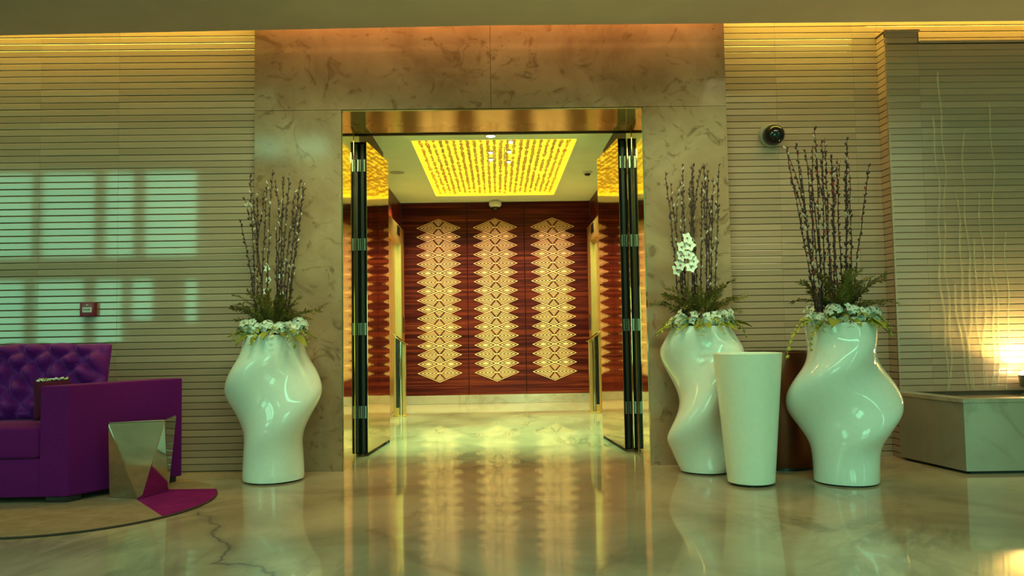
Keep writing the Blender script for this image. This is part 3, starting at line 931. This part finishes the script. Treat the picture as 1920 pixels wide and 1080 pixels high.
def leaf_quad(bm, o, d, L, W, up, curl=0.15, mi=0):
    d = d.normalized(); s = d.cross(up)
    if s.length < 1e-4: s = d.orthogonal()
    s.normalize(); n_ = s.cross(d)
    pts = [(0, 0.12), (0.25, 0.8), (0.55, 1.0), (0.82, 0.55), (1.0, 0.04)]
    prev = None
    for (tt, ww_) in pts:
        c0 = o+d*L*tt-n_*curl*L*tt*tt
        row = (bm.verts.new(c0-s*W*ww_*0.5), bm.verts.new(c0-n_*W*0.12), bm.verts.new(c0+s*W*ww_*0.5))
        if prev:
            bm.faces.new((prev[0], prev[1], row[1], row[0])).material_index = mi
            bm.faces.new((prev[1], prev[2], row[2], row[1])).material_index = mi
        prev = row


def sprig_mesh(seed, L, droop, wide, mat, n_leaf=16, lw=0.014, ll=0.045):
    """A feathery sprig growing along +x, rising then drooping."""
    rnd = random.Random(seed); bm = bmesh.new()
    pts = [Vector((L*i/9, 0.01*math.sin(i*1.3+seed), L*(0.35*math.sin(PI*0.5*i/9)-droop*(i/9)**2))) for i in range(10)]
    tube(bm, pts, [0.0035-0.0002*i for i in range(10)], 4)
    for k in range(n_leaf):
        s = 0.12+0.88*k/(n_leaf-1); i = min(8, int(s*9)); q = pts[i].lerp(pts[i+1], s*9-i)
        d = (pts[i+1]-pts[i]).normalized()
        for sg in (-1, 1):
            dd = d*rnd.uniform(0.5, 0.9)+Vector((0, sg*wide, 0))*rnd.uniform(0.6, 1.1)+Vector((0, 0, rnd.uniform(-0.3, 0.7)))
            leaf_quad(bm, q, dd, ll*rnd.uniform(0.7, 1.25)*(1.15-0.5*s), lw*rnd.uniform(0.8, 1.2), Vector((0, 0, 1)), rnd.uniform(0, .3))
    return fin(bm, 'foliage_sprig', mat, False)


def flower_mesh(seed, R_, petals=5, name='white_flower'):
    rnd = random.Random(seed); bm = bmesh.new()
    for k in range(petals):
        a = 2*PI*k/petals+rnd.uniform(-.15, .15)
        leaf_quad(bm, Vector((0, 0, 0)), Vector((math.cos(a), math.sin(a), 0.35)), R_*rnd.uniform(0.9, 1.1), R_*0.85, Vector((0, 0, 1)), 0.3)
    blob(bm, (0, 0, 0.006), R_*0.16, R_*0.16, R_*0.2, None, 6, 4, 1)
    return fin(bm, name, [M['petal'], M['heart'] if name == 'orchid_flower' else M['fresh']], True)


def hydrangea_mesh(seed, R_, n=34):
    rnd = random.Random(seed); bm = bmesh.new()
    for k in range(n):
        z = 1-1.5*(k+0.5)/n; a = k*2.39996
        rr = math.sqrt(max(0, 1-z*z)); nrm = Vector((rr*math.cos(a), rr*math.sin(a), z))
        o = nrm*R_*rnd.uniform(0.85, 1.05)
        t1 = nrm.orthogonal().normalized(); t2 = nrm.cross(t1); off = rnd.uniform(0, 1.5)
        for j in range(4):
            aa = off+j*PI/2
            leaf_quad(bm, o, t1*math.cos(aa)+t2*math.sin(aa)+nrm*0.35, R_*0.36, R_*0.34, nrm, 0.3)
    blob(bm, (0, 0, 0), R_*0.8, R_*0.8, R_*0.75, None, 8, 6, 1)
    return fin(bm, 'hydrangea_head', [M['petal'], M['sprig']], False)


SPRIGS = [sprig_mesh(s, 0.26, 0.10, 0.8, M['sprig'], 24, 0.012, 0.042) for s in range(5)]
FRESH = [sprig_mesh(20+s, 0.24, 0.75, 0.9, M['fresh'], 9, 0.022, 0.05) for s in range(4)]
FLOWERS = [flower_mesh(s, 0.036) for s in range(3)]
HEADS = [hydrangea_mesh(s, 0.052) for s in range(3)]
ORCHID = [flower_mesh(9+s, 0.042, 5, 'orchid_flower') for s in range(2)]
bm = bmesh.new(); leaf_quad(bm, Vector((0, 0, 0)), Vector((1, 0, 0.1)), 0.13, 0.055, Vector((0, 0, 1)), 0.45)
BROAD = fin(bm, 'broad_leaf', M['fresh'], True)


def arrange(loc, H, rx, ry, label, branches, s, pxc, pyr, seed, red=False, sprig_dirs=None, trailing=()):
    """branches: traced stems (x0, y0, x1, y1) measured on a scale of s units per metre about (pxc, pyr) at the rim."""
    rnd = random.Random(seed)
    t = thing('flower_arrangement', label, 'flowers', (loc[0], loc[1], H-0.05), 0, 'willow and white flower arrangements')
    z0 = 0.05
    for i, (x0, y0, x1, y1) in enumerate(branches):
        dx0, dz0, dx1, dz1 = (x0-pxc)/s, (pyr-y0)/s, (x1-pxc)/s, (pyr-y1)/s
        # carry the traced stem down to the foam
        ext = (dz0+z0+0.0)/(dz1-dz0)
        bx, bz = dx0-(dx1-dx0)*ext*0.6, -0.02
        bx = max(-rx*0.7, min(rx*0.7, bx))
        dy0 = rnd.uniform(-0.06, 0.06); dy1 = rnd.uniform(-0.12, 0.10)
        ob('willow_branch', branch_mesh((bx, dy0, bz), (dx1, dy1, dz1+z0), seed*100+i, 0.0050, red, (i % 4 == 1)), t)
    # dark foliage collar
    n = 28
    for k in range(n):
        a = 2*PI*k/n+rnd.uniform(-.12, .12)
        o = ob('foliage_sprig', SPRIGS[k % 5], t, (0.06*math.cos(a), 0.05*math.sin(a), z0+rnd.uniform(0.05, 0.12)))
        o.rotation_euler = (rnd.uniform(-.7, .7), rnd.uniform(-0.85, 0.15), a)
        sc_ = rnd.uniform(0.7, 1.15)*(1.0 if math.sin(a) < 0.3 else 0.58); o.scale = (sc_,)*3
    for k in range(20):
        a = rnd.uniform(0, 2*PI)
        o = ob('foliage_sprig', SPRIGS[k % 5], t, (0.05*math.cos(a), 0.04*math.sin(a), z0+0.08))
        o.rotation_euler = (rnd.uniform(-.6, .6), rnd.uniform(-1.3, -0.6), a); o.scale = (rnd.uniform(0.5, 0.9)*(1.0 if math.sin(a) < 0.3 else 0.75),)*3
    # flowers around the front and sides of the rim
    for k in range(7):
        a = PI+PI*(k+0.5)/7+rnd.uniform(-.1, .1)
        o = ob('hydrangea_head', HEADS[k % 3], t, (rx*1.0*math.cos(a), ry*0.80*math.sin(a), z0+rnd.uniform(0.015, 0.075)))
        o.rotation_euler = (rnd.uniform(0.2, 0.8), rnd.uniform(-.4, .4), rnd.uniform(0, 6)); sc_ = rnd.uniform(0.75, 1.1); o.scale = (sc_,)*3
    for k in range(16):
        a = PI*0.95+PI*1.1*(k+0.5)/16+rnd.uniform(-.1, .1)
        o = ob('white_flower', FLOWERS[k % 3], t, (rx*1.18*math.cos(a), ry*0.98*math.sin(a), z0+rnd.uniform(0.0, 0.10)))
        o.rotation_euler = (math.radians(rnd.uniform(40, 85)), 0, a+PI/2+rnd.uniform(-.5, .5)); sc_ = rnd.uniform(0.75, 1.2); o.scale = (sc_,)*3
    for k in range(9):
        a = PI+PI*(k+0.5)/9+rnd.uniform(-.15, .15)
        o = ob('broad_leaf', BROAD, t, (rx*0.85*math.cos(a), ry*0.8*math.sin(a), z0+rnd.uniform(0.015, 0.04)))
        o.rotation_euler = (rnd.uniform(-.4, .4), rnd.uniform(-0.2, 0.35), a); sc_ = rnd.uniform(0.85, 1.4); o.scale = (sc_,)*3
    for k in range(8):
        a = PI*0.9+PI*1.2*(k+0.5)/8
        o = ob('leafy_sprig', FRESH[k % 4], t, (rx*0.7*math.cos(a), ry*0.7*math.sin(a), z0+0.045))
        o.rotation_euler = (rnd.uniform(-.3, .3), rnd.uniform(-0.1, 0.2), a+rnd.uniform(-.2, .2)); sc_ = rnd.uniform(0.6, 0.85); o.scale = (sc_,)*3
    for (x, y, z, ang, tilt, sc_) in trailing:
        o = ob('leafy_sprig', FRESH[0], t, (x, y, z0+z)); o.rotation_euler = (0, tilt, ang); o.scale = (sc_,)*3
    return t


def orchids(t, spots, size=1.0):
    for i, (x, y, z, yaw) in enumerate(spots):
        o = ob('orchid_flower', ORCHID[i % 2], t, (x, y, z)); o.rotation_euler = (math.radians(78), 0, yaw); o.scale = (size,)*3


B1 = [(478, 555, 465, 327), (480, 556, 478, 358), (476, 552, 456, 415), (490, 545, 493, 332), (502, 565, 513, 320), (513, 560, 531, 328),
      (521, 560, 541, 324), (519, 556, 534, 345), (530, 555, 556, 330), (527, 555, 548, 352), (536, 553, 575, 345), (534, 552, 556, 405), (515, 560, 524, 430), (489, 553, 472, 372)]
A1 = arrange(V1, 1.0, 0.19, 0.17, 'willow branches, dark foliage and white flowers in the vase beside the sofa', B1, 268, 510, 630, 3)
bm = bmesh.new(); tube(bm, [(-0.03, 0.05, 0.0), (-0.05, 0.04, 0.22), (-0.05, 0.035, 0.5)], 0.003, 5)
ob('orchid_stem', fin(bm, 'orchid_stem', M['sprig']), A1)
orchids(A1, [(-0.055, 0.02, 0.52, 0.3), (-0.045, 0.03, 0.44, -0.4), (-0.06, 0.02, 0.36, 0.5), (0.04, 0.03, 0.47, -0.2), (0.05, 0.02, 0.33, -0.3)], 0.62)
B2 = [(1281, 533, 1266, 318), (1290, 535, 1279, 338), (1296, 540, 1301, 302), (1310, 548, 1312, 322), (1318, 553, 1318, 304), (1322, 552, 1308, 312),
      (1330, 556, 1331, 310), (1336, 557, 1344, 318), (1344, 553, 1360, 312), (1340, 553, 1359, 330), (1306, 545, 1303, 345), (1326, 555, 1327, 345), (1292, 538, 1290, 360), (1338, 555, 1352, 370)]
A2 = arrange(V2, 1.015, 0.19, 0.17, 'willow branches, white orchids and foliage in the vase behind the tapered planter', B2, 263, 1322, 612, 5)
bm = bmesh.new(); tube(bm, [(-0.08, -0.08, 0.0), (-0.11, -0.12, 0.3), (-0.11, -0.12, 0.66)], 0.003, 5)
ob('orchid_stem', fin(bm, 'orchid_stem', M['sprig']), A2)
orchids(A2, [(-0.115, -0.14, 0.66, 0.3), (-0.095, -0.14, 0.61, -0.3), (-0.155, -0.13, 0.60, 0.4), (-0.105, -0.14, 0.545, -0.1), (-0.16, -0.13, 0.54, 0.5), (-0.09, -0.14, 0.46, -0.3), (-0.19, -0.12, 0.44, 0.4), (-0.165, -0.13, 0.475, 0.2), (-0.075, -0.14, 0.50, 0.1)])
B3 = [(1524, 525, 1499, 266), (1527, 525, 1512, 262), (1533, 525, 1517, 282), (1536, 526, 1531, 275), (1548, 530, 1543, 238), (1553, 530, 1556, 262),
      (1557, 528, 1570, 252), (1562, 540, 1546, 300), (1572, 540, 1568, 300), (1580, 540, 1585, 284), (1584, 540, 1593, 262), (1588, 538, 1598, 290),
      (1593, 536, 1607, 274), (1598, 536, 1612, 305), (1603, 535, 1651, 306), (1545, 528, 1536, 312), (1576, 540, 1580, 310), (1531, 525, 1503, 320)]
A3 = arrange(V3, 1.02, 0.20, 0.18, 'tallest willow branches with red buds and white flowers in the vase by the fountain', B3, 290, 1580, 610, 8, True,
             trailing=((-0.16, -0.10, 0.02, PI*1.02, 0.35, 1.25), (-0.13, -0.12, 0.02, PI*1.1, 0.5, 0.9)))

# ------------------------------------------------------------------ rug, sofa, side table
C = Vector((-2.556, 4.865)); RR = 0.80
def rim(a): 
    return Vector((C.x+RR*math.cos(a)*(1.0 if math.cos(a) > 0 else 2.0), C.y+RR*math.sin(a)))
def arc(a0, a1, n=24): return [rim(a0+(a1-a0)*i/n) for i in range(n+1)]
rug = thing('round_rug', 'rounded taupe rug with purple and tan segments under the sofa and steel table', 'rug', (0, 0, 0))
d2r = math.radians
pA, pB, pC = Vector((-2.159, 5.234)), Vector((-2.222, 4.933)), Vector((-2.26, 5.236))
def rugpart(nm, pts, m, lab=None):
    bm = bmesh.new(); prism(bm, pts, 0.002, 0.013); 
    for fc in bm.faces:
        if abs(fc.normal.z) < 0.5: fc.material_index = 0
    bmesh.ops.triangulate(bm, faces=[fc for fc in bm.faces if len(fc.verts) > 4])
    o = ob(nm, fin(bm, nm, m), rug)
    if lab: o['label'] = lab
rugpart('purple_segment', arc(d2r(-30.4), d2r(26.3))+[pA, pB], M['rugpurple'], 'deep purple wedge of the rug')
rugpart('tan_segment', arc(d2r(26.3), d2r(70))+[pC, pA], M['rugtan'], 'tan wedge of the rug')
rugpart('main_field', arc(d2r(70), d2r(329.6), 70)+[pB, pA, pC], M['rug'])
bm = bmesh.new(); pts = [Vector((p_.x, p_.y, 0.006)) for p_ in arc(0, 2*PI, 90)]
tube(bm, pts, 0.0065, 6)
ob('edge_binding', fin(bm, 'edge_binding', M['rugedge'], True), rug)

FX, FY = -2.600, 4.858
DV = Vector((0.43, 0.65)).normalized()
def SK(u_, v_, z): return (FX-u_+DV.x*v_, FY+DV.y*v_, z)
sofa = thing('sofa', 'deep purple velvet sofa with wide flat arm at the left edge of the picture', 'sofa', (0, 0, 0))
def skbox(nm, u0, u1, v0, v1, z0, z1, m, bev=0.012, seg=3, puff=0.0, par=None):
    bm = bmesh.new(); add_box(bm, u0, u1, v0, v1, z0, z1); bevel(bm, bev, seg)
    if puff:
        bmesh.ops.subdivide_edges(bm, edges=bm.edges[:], cuts=2, use_grid_fill=True)
        cu, cv, cz = (u0+u1)/2, (v0+v1)/2, (z0+z1)/2
        for vv in bm.verts:
            fu = 1-((vv.co.x-cu)/(u1-u0)*2)**2; fv = 1-((vv.co.y-cv)/(v1-v0)*2)**2
            if vv.co.z > cz: vv.co.z += puff*max(0, fu)*max(0, fv)
    for vv in bm.verts: vv.co = SK(*vv.co)
    return ob(nm, fin(bm, nm, m, True, 0.7), par or sofa)
skbox('arm', 0.0, 0.172, 0.0, 0.78, 0.050, 0.716, M['velvet'], 0.012, 3)
skbox('arm', 2.03, 2.20, 0.0, 0.78, 0.050, 0.716, M['velvet'], 0.012, 3)
skbox('base', 0.174, 2.028, 0.012, 0.78, 0.050, 0.278, M['velvet'], 0.008, 2)
skbox('back', 0.174, 2.028, 0.62, 0.78, 0.280, 0.695, M['velvet'], 0.02, 3)
skbox('seat_cushion', 0.180, 1.098, -0.01, 0.61, 0.280, 0.470, M['velvet'], 0.03, 3, 0.02)
skbox('seat_cushion', 1.104, 2.022, -0.01, 0.61, 0.280, 0.470, M['velvet'], 0.03, 3, 0.02)
for (uu, v_) in ((0.03, 0.03), (0.03, 0.68), (2.05, 0.03), (2.05, 0.68)):
    skbox('foot', uu, uu+0.13, v_, v_+0.09, 0.014, 0.050, M['bark'], 0.004, 1)


def smocked_cushion(u0, W, H_, T, v0, z0, lean, m, par, name='back_cushion', seed=0):
    """cushion with a plump honeycomb of gathered folds; local x width, z height, y thickness"""
    NU, NV = 64, 44
    bm = bmesh.new()
    def surf(i, j, side):
        a, b_ = i/NU, j/NV
        e = max(0.0, (1-abs(2*a-1)**5))*max(0.0, (1-abs(2*b_-1)**5))
        th = T*0.5*e**0.45
        q = 0.0
        if side < 0:
            X, Z = a*W/0.085, b_*H_/0.075
            q = abs(math.sin(PI*(X+Z)*0.5))*abs(math.sin(PI*(X-Z*0.6)*0.5+noise.noise(Vector((X*.4, Z*.4, seed)))*1.2))
            q = 0.085*(q**0.75)*min(1, e*1.8)-0.030*e
            q += 0.020*noise.noise(Vector((X*1.3, Z*1.3, seed+3)))*e
        wv = 0.008*math.sin(a*21+seed)*(1 if j == NV else 0)
        return Vector(((a-0.5)*W, side*(th+q), b_*H_+wv+0.012*math.sin(a*PI)*b_))
    F_ = [[bm.verts.new(surf(i, j, -1)) for j in range(NV+1)] for i in range(NU+1)]
    B_ = [[F_[i][j] if i in (0, NU) or j in (0, NV) else bm.verts.new(surf(i, j, 1)) for j in range(NV+1)] for i in range(NU+1)]
    for i in range(NU):
        for j in range(NV):
            bm.faces.new((F_[i][j], F_[i+1][j], F_[i+1][j+1], F_[i][j+1]))
            try: bm.faces.new((B_[i][j], B_[i][j+1], B_[i+1][j+1], B_[i+1][j]))
            except ValueError: pass
    Rm = Matrix.Rotation(-lean, 4, 'X')
    o = fin(bm, name, m, True)
    ob_ = ob(name, o, par)
    x, y, z = SK(u0+W/2, v0, z0)
    ob_.matrix_local = Matrix.Translation((x, y, z)) @ Rm
    return ob_


smocked_cushion(0.19, 0.90, 0.50, 0.16, 0.41, 0.470, math.radians(14), M['satin'], sofa, seed=1)
smocked_cushion(1.12, 0.88, 0.50, 0.16, 0.41, 0.470, math.radians(14), M['satin'], sofa, seed=5)

# scatter cushion tucked behind the arm, trimmed with white blossoms
cu = thing('scatter_cushion', 'plain plum cushion with a white beaded edge tucked behind the sofa arm', 'cushion', (-2.772, 5.000, 0.500))
cu.rotation_euler = (math.radians(-5), 0, math.radians(44))
bm = bmesh.new()
NU = 20
def cs(i, j, sd):
    a, b_ = 2*i/NU-1, 2*j/NU-1
    e = max(0, 1-abs(a)**4)*max(0, 1-abs(b_)**4)
    return Vector((a*0.105*(1-0.06*(1-abs(b_))), sd*0.035*e**0.5, (b_+1)*0.122))
F_ = [[bm.verts.new(cs(i, j, -1)) for j in range(NU+1)] for i in range(NU+1)]
B_ = [[F_[i][j] if i in (0, NU) or j in (0, NU) else bm.verts.new(cs(i, j, 1)) for j in range(NU+1)] for i in range(NU+1)]
for i in range(NU):
    for j in range(NU):
        bm.faces.new((F_[i][j], F_[i+1][j], F_[i+1][j+1], F_[i][j+1])); bm.faces.new((B_[i][j], B_[i][j+1], B_[i+1][j+1], B_[i+1][j]))
ob('cover', fin(bm, 'cover', M['velvet_dark'], True), cu)
bm = bmesh.new()
rnd = random.Random(4)
for k in range(26):
    x = -0.085+0.17*k/25
    blob(bm, (x, -0.012+rnd.uniform(-.008, .008), 0.247+rnd.uniform(-.006, .008)), 0.007, 0.007, 0.007, None, 6, 5, 0 if rnd.random() < 0.75 else 1)
o = ob('bead_trim', fin(bm, 'bead_trim', [M['petal'], M['fresh']], True), cu); o['label'] = 'white and pale green bead trim'

# mirror-polished faceted side table
st = thing('faceted_side_table', 'mirror-polished steel faceted side table in front of the sofa arm', 'side table', (-2.28, 5.10, 0.013))
OX, OY = -2.28, 5.10
top = [(-2.365, 4.865), (-2.060, 4.955), (-2.110, 5.255), (-2.262, 5.165)]
bot = [(-2.418, 4.998), (-2.205, 4.945), (-2.125, 5.175), (-2.255, 5.190)]      # left, front, right, rear
bm = bmesh.new()
tv = [bm.verts.new((x-OX, y-OY, 0.470)) for x, y in top]
cut = 0.012
def bv(x, y): return bm.verts.new((x-OX, y-OY, 0.0))
bL = bv(*bot[0]); b1 = bv(bot[1][0]-cut, bot[1][1]-0.002); b2 = bv(bot[1][0]+cut, bot[1][1]+0.004); bR = bv(*bot[2]); bB = bv(*bot[3])
bm.faces.new(tv); bm.faces.new([bL, b1, b2, bR, bB][::-1])
bm.faces.new((tv[0], b1, b2, tv[1])); bm.faces.new((tv[0], bL, b1)); bm.faces.new((tv[1], b2, bR)); bm.faces.new((tv[1], bR, tv[2]))
bm.faces.new((tv[2], bR, bB)); bm.faces.new((tv[2], bB, tv[3])); bm.faces.new((tv[3], bB, bL)); bm.faces.new((tv[3], bL, tv[0]))
bevel(bm, 0.0035, 1)
ob('faceted_body', fin(bm, 'faceted_body', M['brushed']), st)
bm = bmesh.new(); cx_ = sum(x for x, y in top)/4; cy_ = sum(y for x, y in top)/4
prism(bm, [(cx_+(x-cx_)*0.97-OX, cy_+(y-cy_)*0.97-OY) for x, y in top], 0.4702, 0.475); bevel(bm, 0.001, 1)
ob('table_top', fin(bm, 'table_top', M['brushed']), st)
